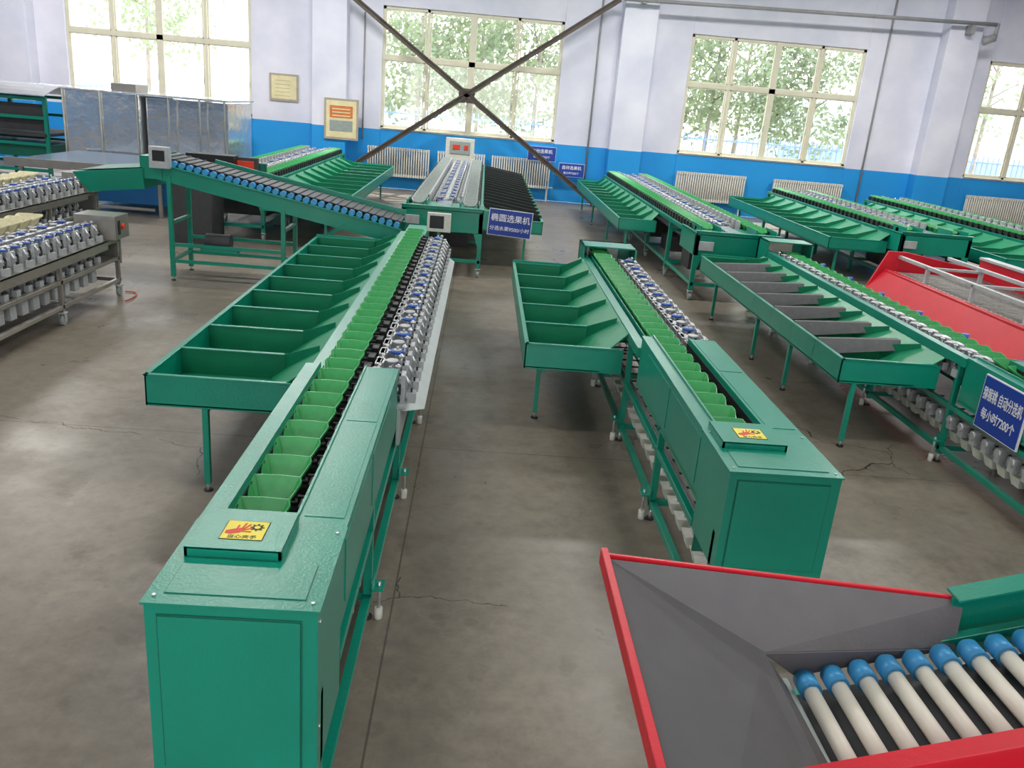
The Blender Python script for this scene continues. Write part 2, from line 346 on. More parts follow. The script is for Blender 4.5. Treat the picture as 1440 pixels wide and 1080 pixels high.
    while y<ye-.12:
        cup(c,cxc-.014,y,.925 if y<yh+.2 else .922,cupm,.19,pitch-.03,.105)
        xh=X0+.278 if heads=="right" else cxc-.16
        c.box(xh,xh+.04,y-.055,y+.02,.83,.885,"black");c.box(xh-.02,xh+.04,y+.045,y+.06,.85,.88,"dark_grey")
        c.cyl((X0+.085,y+.085,.83),(X0+.315,y+.085,.83),.008,"dark_grey",6)
        y+=pitch
    co=c.done()
    lo=B("return_chain",par);y=yf+.5
    while y<ye-.12:
        cy=y;z=.20
        lo.hexa([(X0+.07,cy-.04,z),(X0+.15,cy-.04,z),(X0+.15,cy+.04,z),(X0+.07,cy+.04,z),(X0+.045,cy-.055,z+.075),(X0+.175,cy-.055,z+.075),(X0+.175,cy+.055,z+.075),(X0+.045,cy+.055,z+.075)],"cup_white")
        lo.box(X0+.09,X0+.13,cy-.02,cy+.02,z+.075,z+.14,"alu_plain")
        lo.cyl((X0+.06,cy,z+.16),(X0+.3,cy,z+.16),.008,"dark_grey",6)
        if heads=="left":
            lo.box(X0+.0,X0+.05,cy-.03,cy+.03,z+.10,z+.2,"alu_plain");lo.cyl((X0-.01,cy,z+.17),(X0+.06,cy,z+.17),.03,"alu",8)
        y+=pitch if heads=="right" else .16
    lo.box(X0+.1,X0+.12,yf+.5,ye,.34,.39,"alu_plain")
    lo.done()
    w=B("weighing_heads",par);y=yh+.12;i=0
    while y<ye-.45:
        if heads=="right":
            weigher(w,X0+.455,y,.80,1,i%2==0)
            w.box(X0+.34,X0+.38,y-.07,y+.07,.76,.9,"alu")
        else:
            weigher(w,X0+.13,y,.84,-1,False);w.box(X0+.2,X0+.24,y-.07,y+.07,.78,.93,"alu_plain")
            if i%4==0: w.cyl((X0+.5,y,.8),(X0+.5,y,.93),.03,"blue_plastic",10)
        i+=1;y+=.2
    wo=w.done()
    if dz:
        for o in (ho,co,wo): o.location.z+=dz
    trays(par,tx,X0-.02,ty0,ty1,n,foam=foam,lx=lx,lys=lys,zd=.86 if heads=="right" else .80)
    return par

def dsorter(name,x0,x1,yf,ye,tr,cupm="cup_green",pitch=.19,casters=True,front=.95):
    par=empty(name,((x0+x1)/2,(yf+ye)/2,0));G="green_paint";xm=(x0+x1)/2
    f=B("frame",par)
    f.box(x0,x1,yf,yf+.02,.62,front,G);f.box(x0,x0+.02,yf,yf+.9,.62,.93,G);f.box(x1-.02,x1,yf,yf+.9,.62,.93,G)
    f.box(x0,x1,yf,yf+.9,.9,.915,G);f.box(x0-.02,x1+.02,yf-.02,yf+.06,front,front+.012,G)
    for x,s in ((x0,1),(x1,-1)):
        f.plate([(x,yf-.004,.62),(x+s*.12,yf-.004,.62),(x+s*.05,yf-.004,.40),(x,yf-.004,.40)][::s],.006,G)
    ys=[];y=yf+.03
    while y<ye-.4: ys.append(y);y+=1.7
    ys.append(ye-.03)
    for i,y in enumerate(ys):
        for x in (x0+.03,x1-.03):
            f.box(x-.03,x+.03,y-.03,y+.03,.13,.9,G)
            if casters: caster(f,x,y)
            else: f.box(x-.03,x+.03,y-.03,y+.03,.02,.13,G);foot(f,x,y)
        f.box(x0+.03,x1-.03,y-.02,y+.02,.2,.25,G);f.box(x0+.03,x1-.03,y-.02,y+.02,.7,.75,G)
    for x in (x0+.03,x1-.03):
        f.box(x-.02,x+.02,yf,ye,.2,.25,G);f.box(x-.02,x+.02,yf,ye,.84,.9,G)
    f.box(x0+.1,x1-.1,yf+.1,ye,.70,.715,"dark_grey")
    for cx in (x0+.2,x1-.2):
        f.cyl((cx-.12,yf+.2,.83),(cx+.12,yf+.2,.83),.12,G,18)
        f.box(cx-.14,cx-.125,yf+.05,yf+.5,.8,1.02,G);f.box(cx+.125,cx+.14,yf+.05,yf+.5,.8,1.02,G)
    f.box(xm-.1,xm+.1,yf+.1,yf+.9,.92,.94,"table_top")
    for k in range(5):
        if yf+1.5+k*1.6<ye: f.box(x0+.2,x1-.2,yf+1+k*1.6,yf+1.5+k*1.6,.25,.5,"dark_grey")
    f.box(x0+.05,x0+.25,yf-.03,yf,.7,.82,"alu_plain")
    f.done(.003)
    c=B("cup_chain",par);y=yf+.35
    while y<ye-.1:
        cup(c,x0+.2,y,.99,cupm,.2,pitch-.02,.09);cup(c,x1-.2,y,.99,cupm,.2,pitch-.02,.09)
        c.box(x0+.06,x0+.09,y-.05,y+.05,.86,.98,"black");c.box(x1-.09,x1-.06,y-.05,y+.05,.86,.98,"black")
        y+=pitch
    c.done()
    w=B("weighing_heads",par);y=yf+1;i=0
    while y<ye-.2:
        weigher(w,xm-.1,y,.86,-1,i%3==0,8);weigher(w,xm+.1,y+.1,.86,1,i%2==1,8)
        w.box(x0+.31,x0+.34,y-.08,y+.08,.86,1.02,"alu_plain");w.box(x1-.34,x1-.31,y-.08,y+.08,.86,1.02,"alu_plain")
        y+=.24;i+=1
    w.done()
    for t in tr: trays(par,**t)
    return par

# ---------------------------------------------------------------- room
YW=22.5;XL,XR,YB,ZC=-16,21,-9,6.6
b=B("floor");b.box(XL,XR,YB,YW,-.1,0,"concrete");b.done()
wins=[(-10.45,-5.95),(-2.71,1.79),(5.02,9.52),(12.75,17.25)];ZS,ZT=1.49,4.39
b=B("wall_back")
xs=[XL-.3];
for a,c in wins: xs+=[a,c]
xs.append(XR+.3)
for i in range(0,len(xs),2): b.box(xs[i],xs[i+1],YW,YW+.3,0,ZC,"wall_paint")
for a,c in wins: b.box(a,c,YW,YW+.3,0,ZS,"wall_paint");b.box(a,c,YW,YW+.3,ZT,ZC,"wall_paint")
b.done(.01)
for cx in (-11.6,-3.95,3.6,11.72,19.4):
    b=B("wall_column");b.box(cx-.42,cx+.42,YW-.42,YW-.001,0,ZC,"wall_paint");b.done(.01)
b=B("wall_left");b.box(XL-.3,XL,YB,YW,0,ZC,"wall_paint");b.done()
b=B("wall_right");b.box(XR,XR+.3,YB,YW,0,ZC,"wall_paint");b.done()
b=B("wall_front")
b.box(XL-.3,-5,YB-.3,YB,0,ZC,"wall_paint");b.box(6,XR+.3,YB-.3,YB,0,ZC,"wall_paint");b.box(-5,6,YB-.3,YB,4.4,ZC,"wall_paint");b.done()
b=B("ceiling");b.box(XL-.3,XR+.3,YB-.3,YW+.3,ZC,ZC+.2,"ceiling_white");b.done()
for i,(a,c) in enumerate(wins):
    b=B("window_%d"%(i+1));y0,y1=YW+.06,YW+.13;W="window_frame";t=.07
    b.box(a,c,y0,y1,ZS,ZS+t,W);b.box(a,c,y0,y1,ZT-t,ZT,W);b.box(a,a+t,y0,y1,ZS,ZT,W);b.box(c-t,c,y0,y1,ZS,ZT,W)
    b.box(a+.01,c-.01,YW-.05,YW+.06,ZS+.001,ZS+.02,W)
    mid=(a+c)/2;q=(c-a)/4;zt=3.2
    b.box(mid-.08,mid+.08,y0-.01,y1,ZS,ZT,W);b.box(a,c,y0-.01,y1,zt-.06,zt+.06,W)
    for k in (1,3): b.box(a+q*k-.035,a+q*k+.035,y0,y1,ZS,ZT,W)
    for k in range(4):
        xa,xb=a+q*k+.05,a+q*(k+1)-.05
        for z0,z1 in ((ZS+.06,zt-.05),(zt+.05,ZT-.06)):
            for bx in ((xa,xa+.035,z0,z1),(xb-.035,xb,z0,z1),(xa,xb,z0,z0+.035),(xa,xb,z1-.035,z1)): b.box(bx[0],bx[1],y0+.01,y1-.01,bx[2],bx[3],W)
        b.box(xa,xb,y0+.03,y0+.034,ZS+.06,ZT-.06,"pane")
        b.box(xb-.03,xb-.01,y0-.015,y0+.01,2.2,2.34,"alu_plain")
    b.done(.004)
b=B("cross_brace");yb=YW-.55
cz=2.45;cx=-.53
for sx_ in (1,-1):
    for off in (-.045,.045):
        b.beam((cx-3.55*sx_,yb+off,cz-2.44),(cx+3.55*sx_,yb+off,cz+2.5) ,.012,.13,"brace_steel");
        b.beam((cx-3.55*sx_,yb+off*1.6,cz-2.44+.05),(cx+3.55*sx_,yb+off*1.6,cz+2.5+.05),.07,.012,"brace_steel")
b.box(cx-.2,cx+.2,yb-.02,yb+.02,cz-.17,cz+.17,"brace_steel")
for dx in (-.1,.1):
    for dz in (-.08,.08): b.cyl((cx+dx,yb-.05,cz+dz),(cx+dx,yb+.05,cz+dz),.025,"brace_steel",6)
for x in (-4.05,3.0): b.box(x-.15,x+.2,yb-.1,yb+.1,0,.3,"brace_steel")
b.done()
b=B("steam_pipe")
b.cyl((3.1,YW-.7,4.95),(12.3,YW-.7,5.15),.045,"pipe_grey",12);b.cyl((12.3,YW-.7,5.18),(12.3,YW-.7,4.85),.05,"pipe_grey",12)
b.cyl((12.3,YW-.7,4.86),(12.05,YW-.66,4.74),.09,"pipe_grey",12)
for x in (3.6,11.72): b.box(x-.05,x+.05,YW-.72,YW-.43,4.9,5.1,"pipe_grey")
b.done()
b=B("riser_pipe");b.cyl((2.68,YW-.03,.2),(2.68,YW-.03,6.5),.025,"pipe_grey",8);b.done()
b=B("riser_pipe");b.cyl((10.0,YW-.03,.2),(10.0,YW-.03,6.5),.025,"pipe_grey",8);b.done()
b=B("riser_pipe");b.cyl((-3.15,YW-.03,1.2),(-3.15,YW-.03,4.2),.02,"pipe_grey",8);b.done()
def radiator(x0,x1,z0=.32,z1=1.05):
    b=B("radiator");y=YW-.16;x=x0+.03
    while x<x1-.02:
        for dy in (-.035,.035):
            b.cyl((x,y+dy,z0+.03),(x,y+dy,z1-.03),.02,"radiator_cream",8)
        b.box(x-.024,x+.024,y-.06,y+.06,z1-.07,z1,"radiator_cream");b.box(x-.024,x+.024,y-.06,y+.06,z0,z0+.07,"radiator_cream")
        x+=.062
    b.cyl((x0-.05,y,z0+.035),(x1+.05,y,z0+.035),.02,"radiator_cream",8)
    for xx in (x0+.1,x1-.1): b.box(xx-.02,xx+.02,y-.03,y+.03,0,z0,"radiator_cream");b.box(xx-.02,xx+.02,y,YW-.002,z0+.2,z0+.24,"radiator_cream")
    b.done(.004)
for a,c in ((-8.1,-6.0),(-3.0,-1.35),(-1.2,.05),(.2,1.8),(5.05,6.95),(7.65,9.5),(12.9,14.8)): radiator(a,c)
def framed(name,x0,x1,z0,z1,y,kind):
    p=empty(name,((x0+x1)/2,y,(z0+z1)/2));b=B("board",p)
    b.box(x0,x1,y-.04,y-.002,z0,z1,"notice_frame");b.box(x0+.05,x1-.05,y-.045,y-.04,z0+.05,z1-.05,"notice_paper")
    if kind:
        b.box(x0+.14,x1-.14,y-.05,y-.045,z0+.52,z1-.17,"notice_orange");b.box(x0+.14,x1-.14,y-.05,y-.045,z0+.2,z0+.46,"cup_grey")
        for k in range(3): b.box(x0+.2,x1-.2,y-.052,y-.05,z0+.56+k*.08,z0+.585+k*.08,"notice_paper")
    else:
        for k in range(5): b.box(x0+.14,x1-.2,y-.048,y-.045,z0+.12+k*.09,z0+.13+k*.09,"notice_frame")
    b.done()
framed("notice_board",-4.05,-3.2,1.15,2.13,YW-.43,1)
framed("wall_poster",-5.5,-4.78,1.95,2.6,YW,0)
def bluesign(name,x0,x1,z0,z1,y,l1,l2,s1=.3,s2=.2):
    p=empty(name,((x0+x1)/2,y,(z0+z1)/2));b=B("board",p)
    b.box(x0,x1,y-.01,y,z0,z1,"sign_white");b.box(x0+.008,x1-.008,y-.014,y-.01,z0+.008,z1-.008,"sign_blue");b.done()
    h=z1-z0;w=x1-x0
    text(l1,((x0+x1)/2,y-.016,z0+h*.66),h*s1,(math.pi/2,0,0),"sign_white",p,"lettering",.001)
    text(l2,((x0+x1)/2,y-.016,z0+h*.27),h*s2,(math.pi/2,0,0),"sign_white",p,"lettering",.0005)
    return p
bluesign("blue_sign",1.12,1.85,1.02,1.38,YW-.26,"自动选果机","每小时7200个")
bluesign("blue_sign",1.95,2.62,.68,1.02,YW-.26,"自动选果机","每小时7200个")

# ---------------------------------------------------------------- outdoors
b=B("yard_ground");b.box(-60,70,YW+.3,90,-.15,-.05,"out_ground");b.done()
b=B("yard_fence")
x=-14
while x<24: b.box(x-.012,x+.012,25.5,25.53,-.05,2.0,"fence_blue");x+=.16
for z in (.3,1.8): b.box(-14,24,25.48,25.55,z,z+.05,"fence_blue")
b.done()
b=B("neighbour_building");b.box(15,42,44,50,-.05,4,"out_wall");b.box(15,42,43.9,44,-.05,1.4,"fence_blue");b.done()
for (tx_,ty_,R,zc,nl) in ((-2.4,30,2.3,4.8,3200),(1.6,30.5,2.3,4.7,3200),(-.4,33,2.6,5.4,2200),(7.6,30,2.3,4.8,3200),(11.2,30.5,2.3,4.7,3200),(9.5,33,2.6,5.4,2000),(17.8,31,2.0,5.4,1300),(-12.5,33,2.2,6.0,900)):
    p=empty("yard_tree",(tx_,ty_,0));b=B("trunk",p)
    b.cyl((tx_,ty_,-.05),(tx_+.1,ty_,zc),.09,"bark",10,.05)
    for k in range(8):
        a=random.random()*6.28;b.cyl((tx_+.06,ty_,zc-1.8+k*.3),(tx_+math.cos(a)*R*.8,ty_+math.sin(a)*R*.8,zc-.8+k*.4),.03,"bark",6,.012)
    b.done()
    l=B("foliage",p);cl=[]
    for k in range(40):
        a=random.random()*6.28;r=R*math.sqrt(random.random());cl.append((tx_+math.cos(a)*r,ty_+math.sin(a)*r,zc+random.uniform(-R*1.25,R*.5)))
    for k in range(nl):
        c=random.choice(cl);q=Vector((c[0]+random.gauss(0,.42),c[1]+random.gauss(0,.4),c[2]+random.gauss(0,.34)))
        u=Vector((random.gauss(0,1),random.gauss(0,1),random.gauss(0,1))).normalized();v=u.orthogonal().normalized();s=random.uniform(.08,.14)
        l.add([q-u*s,q+v*s*.65,q+u*s,q-v*s*.65],[(0,1,2,3)],"leaf")
    l.done()

# ---------------------------------------------------------------- machines
sorter("fruit_sorting_machine",-.89,2.1,4.4,9.85,-1.88,4.66,9.83,9,lx=.34,lys=[4.68,7.2,9.6],zb=.34,endbox=False)
sorter("fruit_sorting_machine",1.17,3.3,5.5,9.4,.40,5.9,9.15,5,lx=.15,lys=[6.3,8.9],zb=.45)
sorter("fruit_sorting_machine",3.7,3.3,5.85,10.9,2.87,6.1,10.6,8,foam=True,lx=.14,lys=[6.12,7.5,8.5,10.2],plate=False,dz=-.08,heads="left")
# sign on the kiwi machine, fixed flat to its left side
p=empty("kiwi_machine_sign",(3.69,5.3,.66));b=B("board",p)
b.box(3.68,3.694,5.05,5.56,.46,.85,"sign_white");b.box(3.676,3.68,5.06,5.55,.468,.842,"sign_blue");b.done()
R_=(math.pi/2,0,-math.pi/2)
text("猕猴桃 自动分选机",(3.674,5.305,.715),.10,R_,"sign_white",p,"lettering",.0006,wx=.55)
text("每小时7200个",(3.674,5.305,.575),.088,R_,"sign_white",p,"lettering",.0005,wx=.75)
dsorter("oval_fruit_sorting_machine",-1.08,.05,11.7,21.0,[dict(tx=.95,xi=.05,y0=12.6,y1=20.8,n=17,style="fin",lx=.25,lys=[12.7,16,20])],cupm="cup_grey")
pp=bluesign("oval_machine_sign",.12,.72,.64,1.0,11.55,"椭圆选果机","分选水果9500/小时",.3,.185)
pp.rotation_euler=(0,math.radians(3),0)
b=B("post",pp);b.box(.05,.12,11.56,11.6,.7,.95,"green_paint");b.done()
b=B("control_cabinet");b.box(-.95,-.25,21.3,21.5,0,1.45,"cup_white");b.box(-.85,-.35,21.28,21.3,1.08,1.38,"cup_grey");b.box(-.78,-.6,21.27,21.285,1.18,1.3,"warn_red");b.box(-.5,-.4,21.27,21.285,1.18,1.3,"warn_red");b.done(.01)
dsorter("fruit_sorting_machine",2.95,4.12,11.3,20.9,[dict(tx=2.3,xi=2.95,y0=13.9,y1=20.7,n=11,lx=.15,lys=[13.95,16,18.4,20.5])],cupm="cup_green")
q=dsorter("fruit_sorting_machine",-4.5,-3.35,13.3,21,[dict(tx=-2.1,xi=-3.35,y0=12.9,y1=20.4,n=11,lx=.25,lys=[13,16,20])])
b=B("drive_cabinet",q);b.box(-4.55,-3.95,12.6,13.2,.0,1.05,"dark_grey");b.box(-4.6,-3.3,13.22,13.28,.7,1.2,"green_dark");b.box(-4.4,-3.7,12.9,13.2,1.05,1.3,"black");b.box(-3.8,-3.4,13.1,13.2,1.0,1.28,"dark_grey");b.box(-3.75,-3.45,13.09,13.1,1.05,1.23,"warn_red");b.done(.01)
dsorter("fruit_sorting_machine",6.75,7.9,13.2,20,[dict(tx=5.75,xi=6.75,y0=13.6,y1=19.6,n=9,lx=.2,lys=[13.7,16.5,19.3])],casters=False)
dsorter("fruit_sorting_machine",9.1,10.2,12.5,20,[dict(tx=8.15,xi=9.1,y0=12.6,y1=19.6,n=11,lx=.2,lys=[12.8,16,19.3])],casters=False)

# inclined roller elevator feeding the near-left machine
p=empty("inclined_roller_conveyor",(-2.3,10.5,0));b=B("frame",p);G="green_paint"
A=(-3.85,1.36);C=(-.95,.80);ya,yc=10.2,10.85
for y in (ya,yc):
    b.beam((A[0],y,A[1]-.06),(C[0],y,C[1]-.06),.02,.19,G);b.beam((A[0],y-.02,A[1]+.035),(C[0],y-.02,C[1]+.035),.05,.01,G)
b.beam((A[0]+.5,yc+.03,A[1]+.01),(C[0],yc+.03,C[1]+.13),.02,.10,G)
b.beam((A[0],(ya+yc)/2+.03,A[1]+.108),(C[0],(ya+yc)/2+.03,C[1]+.108),.53,.014,"belt_grey")
for xx,z in ((-3.68,1.25),(-2.35,.96)):
    for y in (ya,yc): b.box(xx-.025,xx+.025,y-.025,y+.025,.05,z,G);foot(b,xx,y)
    for zz in (.25,.7): b.box(xx-.02,xx+.02,ya,yc,zz-.02,zz+.02,G)
for y in (ya,yc):
    b.box(-3.68,-2.35,y-.015,y+.015,.42,.46,G);b.box(-3.68,-2.35,y-.015,y+.015,.22,.26,G);b.beam((-2.35,y,.3),(-1.6,y,.84),.03,.03,G)
b.box(-4.0,-3.75,ya-.03,yc+.03,1.2,1.46,G)
b.box(-3.85,-3.63,ya-.14,ya-.03,1.34,1.58,"alu_plain");b.box(-3.81,-3.67,ya-.145,ya-.139,1.42,1.54,"black")
b.cyl((-3.3,ya+.1,.5),(-3.0,ya+.1,.5),.09,"dark_grey",14);b.box(-3.35,-2.9,ya,ya+.25,.38,.42,G)
b.hexa([(-4.6,ya-.05,1.0),(-3.95,ya-.05,1.08),(-3.95,yc+.1,1.08),(-4.6,yc+.1,1.0),(-4.75,ya-.1,1.22),(-3.95,ya-.1,1.32),(-3.95,yc+.15,1.32),(-4.75,yc+.15,1.22)],G)
b.hexa([(-4.6,ya-.0,1.24),(-3.99,ya-.0,1.3),(-3.99,yc+.05,1.3),(-4.6,yc+.05,1.24),(-4.7,ya-.06,1.245),(-3.97,ya-.06,1.33),(-3.97,yc+.11,1.33),(-4.7,yc+.11,1.245)],"green_dark")
b.done(.002)
b=B("rollers",p);n=32
for i in range(n):
    t=(i+.5)/n;x=A[0]+(C[0]-A[0])*t;z=A[1]+(C[1]-A[1])*t+.07
    b.cyl((x,ya+.06,z),(x,yc-.03,z),.03,"belt_grey",10);b.cyl((x,ya+.0,z),(x,ya+.065,z),.036,"blue_cap",12)
    b.box(x-.008,x+.008,ya+.07,yc-.03,z+.044,z+.056,"dark_grey")
b.done()
b=B("display",p);b.box(-.62,-.34,10.05,10.12,.86,1.08,"cup_white");b.box(-.59,-.42,10.045,10.05,.9,1.05,"black");b.box(-.64,-.9,10.0,10.9,.62,.8,G);b.box(-.7,-.66,10.1,10.14,0,.65,G);b.box(-.7,-.66,10.7,10.74,0,.65,G);b.box(-.5,-.46,10.08,10.12,0,.9,G);b.done(.003)

# stainless weighing lines on the left
def steel_line(name,x0,x1,y0,y1,z):
    p=empty(name,((x0+x1)/2,(y0+y1)/2,0));b=B("frame",p);S="stainless"
    ys=[y1-.03];
    while ys[-1]-1.3>y0: ys.append(ys[-1]-1.3)
    for y in ys:
        for x in (x0+.03,x1-.03): b.box(x-.02,x+.02,y-.02,y+.02,.13,z,S);caster(b,x,y)
        for zz in (.18,.42,z-.05): b.box(x0+.03,x1-.03,y-.015,y+.015,zz-.02,zz+.02,S)
    for x in (x0+.03,x1-.03):
        for zz in (.18,.42,z-.04): b.box(x-.02,x+.02,y0,y1,zz-.02,zz+.02,S)
    b.box(x0,x1,y0,y1,z-.02,z,S);b.box(x1-.01,x1,y0,y1-.3,z-.1,z,S)
    b.box(x0+.1,x1-.1,y0,y1-.4,.42,.43,"dark_grey");b.box(x0,x1,y1,y1+.02,z-.3,z+.02,S)
    b.box(x1-.35,x1+.08,y1-.28,y1+.06,z+.0,z+.25,S);b.cyl((x1+.08,y1-.1,z+.13),(x1+.1,y1-.1,z+.13),.03,"warn_red",12);b.box(x1+.08,x1+.085,y1-.22,y1-.16,z+.05,z+.2,"black")
    b.done(.003)
    w=B("weighing_heads",p);y=y0+.1;i=0
    while y<y1-.35:
        weigher(w,x1-.16,y,z+.07,1,True);weigher(w,x1-.45,y+.05,z+.07,-1,i%2==1)
        weigher(w,x1-.2,y,.50,1,i%2==1,8)
        w.cyl((x1-.25,y,.2),(x1-.25,y,.42),.035,"dark_grey",8);w.box(x1-.5,x1-.12,y-.06,y+.04,.22,.34,"alu_plain")
        y+=.2;i+=1
    w.done()
    c=B("cup_chain",p);y=y0+.1
    while y<y1-.3: cup(c,x1-.78,y,z+.2,"cup_yellow",.26,.17,.12);y+=.21
    c.done()
steel_line("stainless_weighing_line",-5.0,-3.92,4.2,9.3,.66)
steel_line("stainless_weighing_line",-6.6,-5.5,7.5,12.4,.72)

p=empty("steel_washing_tank",(-6.7,18.3,0));b=B("tank",p)
b.box(-8.2,-6.75,17.3,19.2,.72,1.95,"shiny_wrap");b.box(-6.7,-5.1,17.5,19.2,.72,1.9,"shiny_wrap");b.box(-8.25,-5.05,17.25,19.25,1.93,1.97,"shiny_wrap")
b.box(-7.4,-6.9,17.6,18.2,1.97,2.12,"stainless")
for x in (-8.1,-6.7,-5.2):
    for y in (17.4,19.1): b.box(x-.03,x+.03,y-.03,y+.03,0,.72,"stainless")
for x in (-8.2,-7.5,-6.8,-6.2,-5.6,-5.12): b.box(x,x+.03,17.24,17.3,.72,1.95,"stainless")
b.done(.02,2)
b=B("blue_feed_table");b.box(-7.9,-5.3,14.6,17.1,.78,.82,"table_top");b.box(-7.95,-5.25,14.55,14.6,.72,.86,"stainless");b.box(-5.3,-5.25,14.55,17.1,.72,.86,"stainless")
b.box(-7.0,-5.35,14.9,16.9,.2,.76,"box_blue")
for x in (-7.8,-6.8,-5.5):
    for y in (14.8,16.9): b.box(x-.03,x+.03,y-.03,y+.03,0,.78,"stainless")
b.box(-7.8,-5.6,14.78,14.82,.1,.15,"stainless");b.done(.005)
p=empty("green_roller_rack",(-9.7,18,0));b=B("frame",p)
for x in (-11.3,-10,-8.55):
    for y in (17.3,18.8): b.box(x-.035,x+.035,y-.035,y+.035,0,1.75,G)
for z in (.35,.85,1.35,1.7): b.box(-11.3,-8.55,17.27,17.33,z-.03,z+.03,G);b.box(-11.3,-8.55,18.77,18.83,z-.03,z+.03,G)
b.box(-11.3,-8.55,17.2,18.9,1.0,1.06,"dark_grey");b.box(-11.3,-8.55,17.35,18.8,.6,.84,"green_dark");b.box(-11.3,-8.6,17.4,17.5,1.1,1.6,"dark_grey")
N_=10
pr=[(17.1+1.9*i/N_,1.78+.2*math.sin(math.pi*i/N_)) for i in range(N_+1)]
for i in range(N_): b.hexa([(-11.4,pr[i][0],pr[i][1]-.02),(-8.45,pr[i][0],pr[i][1]-.02),(-8.45,pr[i+1][0],pr[i+1][1]-.02),(-11.4,pr[i+1][0],pr[i+1][1]-.02),(-11.4,pr[i][0],pr[i][1]),(-8.45,pr[i][0],pr[i][1]),(-8.45,pr[i+1][0],pr[i+1][1]),(-11.4,pr[i+1][0],pr[i+1][1])],"shiny_wrap")
b.done(.004)

# red trough conveyor on the right
p=empty("red_mesh_conveyor",(5.2,7.4,0));b=B("frame",p);Rd="red_paint"
ya,yb_=4.2,9.6
b.hexa([(4.55,ya,.62),(4.57,ya,.62),(4.57,yb_,.62),(4.55,yb_,.62),(4.76,ya,.90),(4.78,ya,.90),(4.78,yb_,.90),(4.76,yb_,.90)],Rd)
b.box(4.53,4.57,ya,yb_,.5,.63,Rd);b.box(4.75,4.82,ya,yb_,.89,.915,Rd)
b.plate([(4.52,yb_,.5),(4.78,yb_-.0,1.12),(5.0,yb_,1.12),(5.9,yb_,.98),(5.9,yb_,.5)],.03,Rd);b.box(5.9,5.94,ya,yb_,.7,1.1,Rd);b.box(5.88,6.0,ya,yb_,1.1,1.13,"alu_plain")
b.box(4.82,5.9,ya,yb_,.80,.82,"dark_grey")
b.box(4.90,4.94,ya,yb_,1.04,1.08,"alu_plain");b.box(5.5,5.54,ya,yb_,1.06,1.10,"alu_plain")
y=ya
while y<yb_-.04: b.cyl((4.83,y,.87),(5.88,y,.87),.026,"mesh_grey",10);b.cyl((4.83,y,.87),(4.88,y,.87),.032,"roller_white",10);y+=.078
y=ya+.2
while y<yb_:
    b.box(4.9,4.94,y-.02,y+.02,.82,1.06,"alu_plain");b.box(5.5,5.54,y-.02,y+.02,.82,1.08,"alu_plain");b.box(4.9,5.54,y-.015,y+.015,1.04,1.07,"alu_plain");y+=.9
for y in (4.4,6.1,7.8,9.5):
    for x in (4.6,5.9): b.box(x-.025,x+.025,y-.025,y+.025,.02,.62,Rd);foot(b,x,y)
    b.box(4.6,5.9,y-.02,y+.02,.3,.34,Rd)
b.done(.004)

# foreground hopper with rising roller bed
p=empty("feed_hopper_conveyor",(1.2,1.6,0));b=B("hopper",p);Hg="hopper_grey"
sl=.29
def zb(x): return .955+(x-.93)*sl
L0=(.43,2.07,1.2);L1=(.43,.95,1.2);bk0=(.85,1.885,1.05);bk1=(.87,1.47,1.01)
b.plate([L0,L1,bk1,bk0],.006,"hopper_shade")
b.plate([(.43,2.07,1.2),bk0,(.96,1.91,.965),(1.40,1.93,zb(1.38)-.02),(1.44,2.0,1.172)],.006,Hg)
b.plate([bk0,bk1,(.95,1.46,.93),(.93,1.9,.94)],.006,"hopper_shade")
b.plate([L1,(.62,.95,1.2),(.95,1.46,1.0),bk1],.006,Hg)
b.done()
b=B("red_rim",p)
b.beam((.418,2.09,1.2),(.418,.9,1.2),.02,.05,Rd);b.beam((.42,2.085,1.2),(1.42,2.01,1.172),.012,.018,Rd)
b.plate([(.412,2.08,1.19),(.85,1.89,1.03),(.87,1.46,.99),(.412,.95,1.19)],.004,Rd)
def rise(x0,x1,y,zlo,zhi,th,m):
    b.hexa([(x0,y,zb(x0)+zlo),(x1,y,zb(x1)+zlo),(x1,y+th,zb(x1)+zlo),(x0,y+th,zb(x0)+zlo),(x0,y,zb(x0)+zhi),(x1,y,zb(x1)+zhi),(x1,y+th,zb(x1)+zhi),(x0,y+th,zb(x0)+zhi)],m)
rise(.60,2.9,1.44,-.16,.15,.012,Rd);rise(.60,2.9,1.40,.14,.155,.05,Rd);rise(.6,2.9,1.33,-.16,-.02,.012,Rd)
b.done(.002)
b=B("side_rails",p)
rise(1.40,2.9,1.99,-.12,.10,.012,G);rise(1.40,2.9,1.96,.095,.105,.07,G);rise(1.0,2.9,1.935,-.03,.0,.03,G)
rise(.95,2.9,1.5,-.09,-.08,.42,"dark_grey")
b.box(.93,.945,1.48,1.92,.85,.945,"steel_sheet")
for x,zt in ((1.0,.85),(2.0,1.1),(2.8,1.3)):
    for y in (1.46,1.98): b.box(x-.02,x+.02,y-.02,y+.02,.03,zt,Rd if y<1.6 else G);foot(b,x,y)
    b.box(x-.02,x+.02,1.46,1.98,.25,.29,G)
for y in (1.46,1.98): b.box(1.0,2.8,y-.015,y+.015,.25,.29,G)
b.done(.002)
b=B("rollers",p);x=.975
while x<2.85:
    z=zb(x)
    b.cyl((x,1.50,z),(x,1.86,z),.022,"roller_white",16);b.cyl((x,1.83,z),(x,1.89,z),.03,"blue_cap",16);b.cyl((x,1.89,z),(x,1.905,z),.03,"blue_cap",16,.018);b.cyl((x,1.47,z),(x,1.52,z),.03,"blue_cap",16)
    x+=.072
b.done()

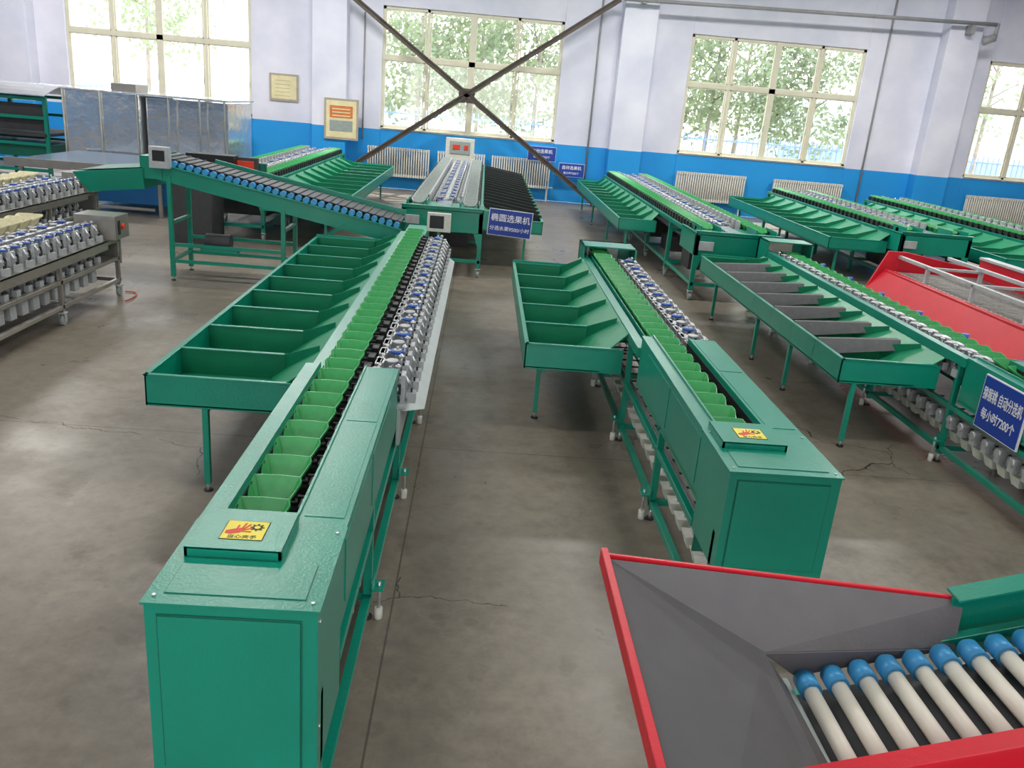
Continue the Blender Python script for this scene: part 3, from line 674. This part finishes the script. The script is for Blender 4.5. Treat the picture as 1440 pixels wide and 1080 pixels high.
def hose(name,pts,r,m):
    c=bpy.data.curves.new(name,'CURVE');c.dimensions='3D';c.bevel_depth=r;s=c.splines.new('NURBS');s.points.add(len(pts)-1)
    for q,pt in zip(s.points,pts): q.co=(*pt,1)
    s.use_endpoint_u=True;s.order_u=4;c.materials.append(MATS[m]);o=bpy.data.objects.new(name,c);SC.collection.objects.link(o)
hose("power_cable",[(-2.6,10.3,.01),(-2.3,9.7,.01),(-1.6,9.9,.01),(-1.2,10.4,.01),(-.7,10.2,.01)],.008,"black")
hose("air_hose",[(-3.95,9.42,.012),(-3.82,9.5,.012),(-3.72,9.25,.012),(-3.78,9.0,.012)],.007,"hose_red")

# ---------------------------------------------------------------- light
w=bpy.data.worlds.new("sky");SC.world=w;w.use_nodes=True;nt=w.node_tree;bg=nt.nodes["Background"]
tc=nt.nodes.new("ShaderNodeTexCoord");sp=nt.nodes.new("ShaderNodeSeparateXYZ");nt.links.new(tc.outputs["Generated"],sp.inputs[0])
cr=nt.nodes.new("ShaderNodeValToRGB");cr.color_ramp.elements[0].position=0;cr.color_ramp.elements[0].color=(1,.98,.95,1);cr.color_ramp.elements[1].position=.6;cr.color_ramp.elements[1].color=(.80,.89,1,1)
nt.links.new(sp.outputs[2],cr.inputs[0]);nt.links.new(cr.outputs[0],bg.inputs[0]);bg.inputs[1].default_value=4.8
s=bpy.data.lights.new("sun",'SUN');s.energy=7;s.angle=.02;s.color=(1,.95,.86);o=bpy.data.objects.new("sun",s);link(o);o.rotation_euler=Vector((-.25,-.75,-1)).to_track_quat('-Z','Y').to_euler()
for i,x in enumerate((-10,-3.4,3.4,10)):  # added overhead fill lights in made-up fixtures, stronger towards the back wall
    for j,y in enumerate((-3,4,11,18)):
        p=empty("fill_lamp",(x,y,6.4));b=B("housing",p);b.box(x-1.25,x+1.25,y-.35,y+.35,6.42,6.5,"fill_housing")
        for dx in (-1,1): b.cyl((x+dx,y,6.5),(x+dx,y,6.59),.01,"alu",6)
        b.done()
        l=bpy.data.lights.new("fill_area",'AREA');l.shape='RECTANGLE';l.size=2.4;l.size_y=.6;l.energy=(80,120,180,300)[j];l.color=(1,.975,.94)
        o=bpy.data.objects.new("fill_area",l);o.location=(x,y,6.4);link(o,p)

# ---------------------------------------------------------------- camera
f,pi_,ro,ya=1173.4,math.radians(18.612),math.radians(4.953),math.radians(3.162)
cp,sp_=math.cos(pi_),math.sin(pi_)
fw=Vector((math.sin(ya)*cp,math.cos(ya)*cp,-sp_));rt=Vector((math.cos(ya),-math.sin(ya),0));dn=fw.cross(rt)
c,s=math.cos(ro),math.sin(ro);r0=rt*c-dn*s;r1=rt*s+dn*c
M=Matrix((r0,-r1,-fw)).transposed().to_4x4();M.translation=Vector((0,0,2.4))
cam=bpy.data.cameras.new("camera");cam.sensor_fit='HORIZONTAL';cam.sensor_width=36;cam.lens=f/1440*36;cam.clip_start=.05;cam.clip_end=300
o=bpy.data.objects.new("camera",cam);SC.collection.objects.link(o);o.matrix_world=M;SC.camera=o
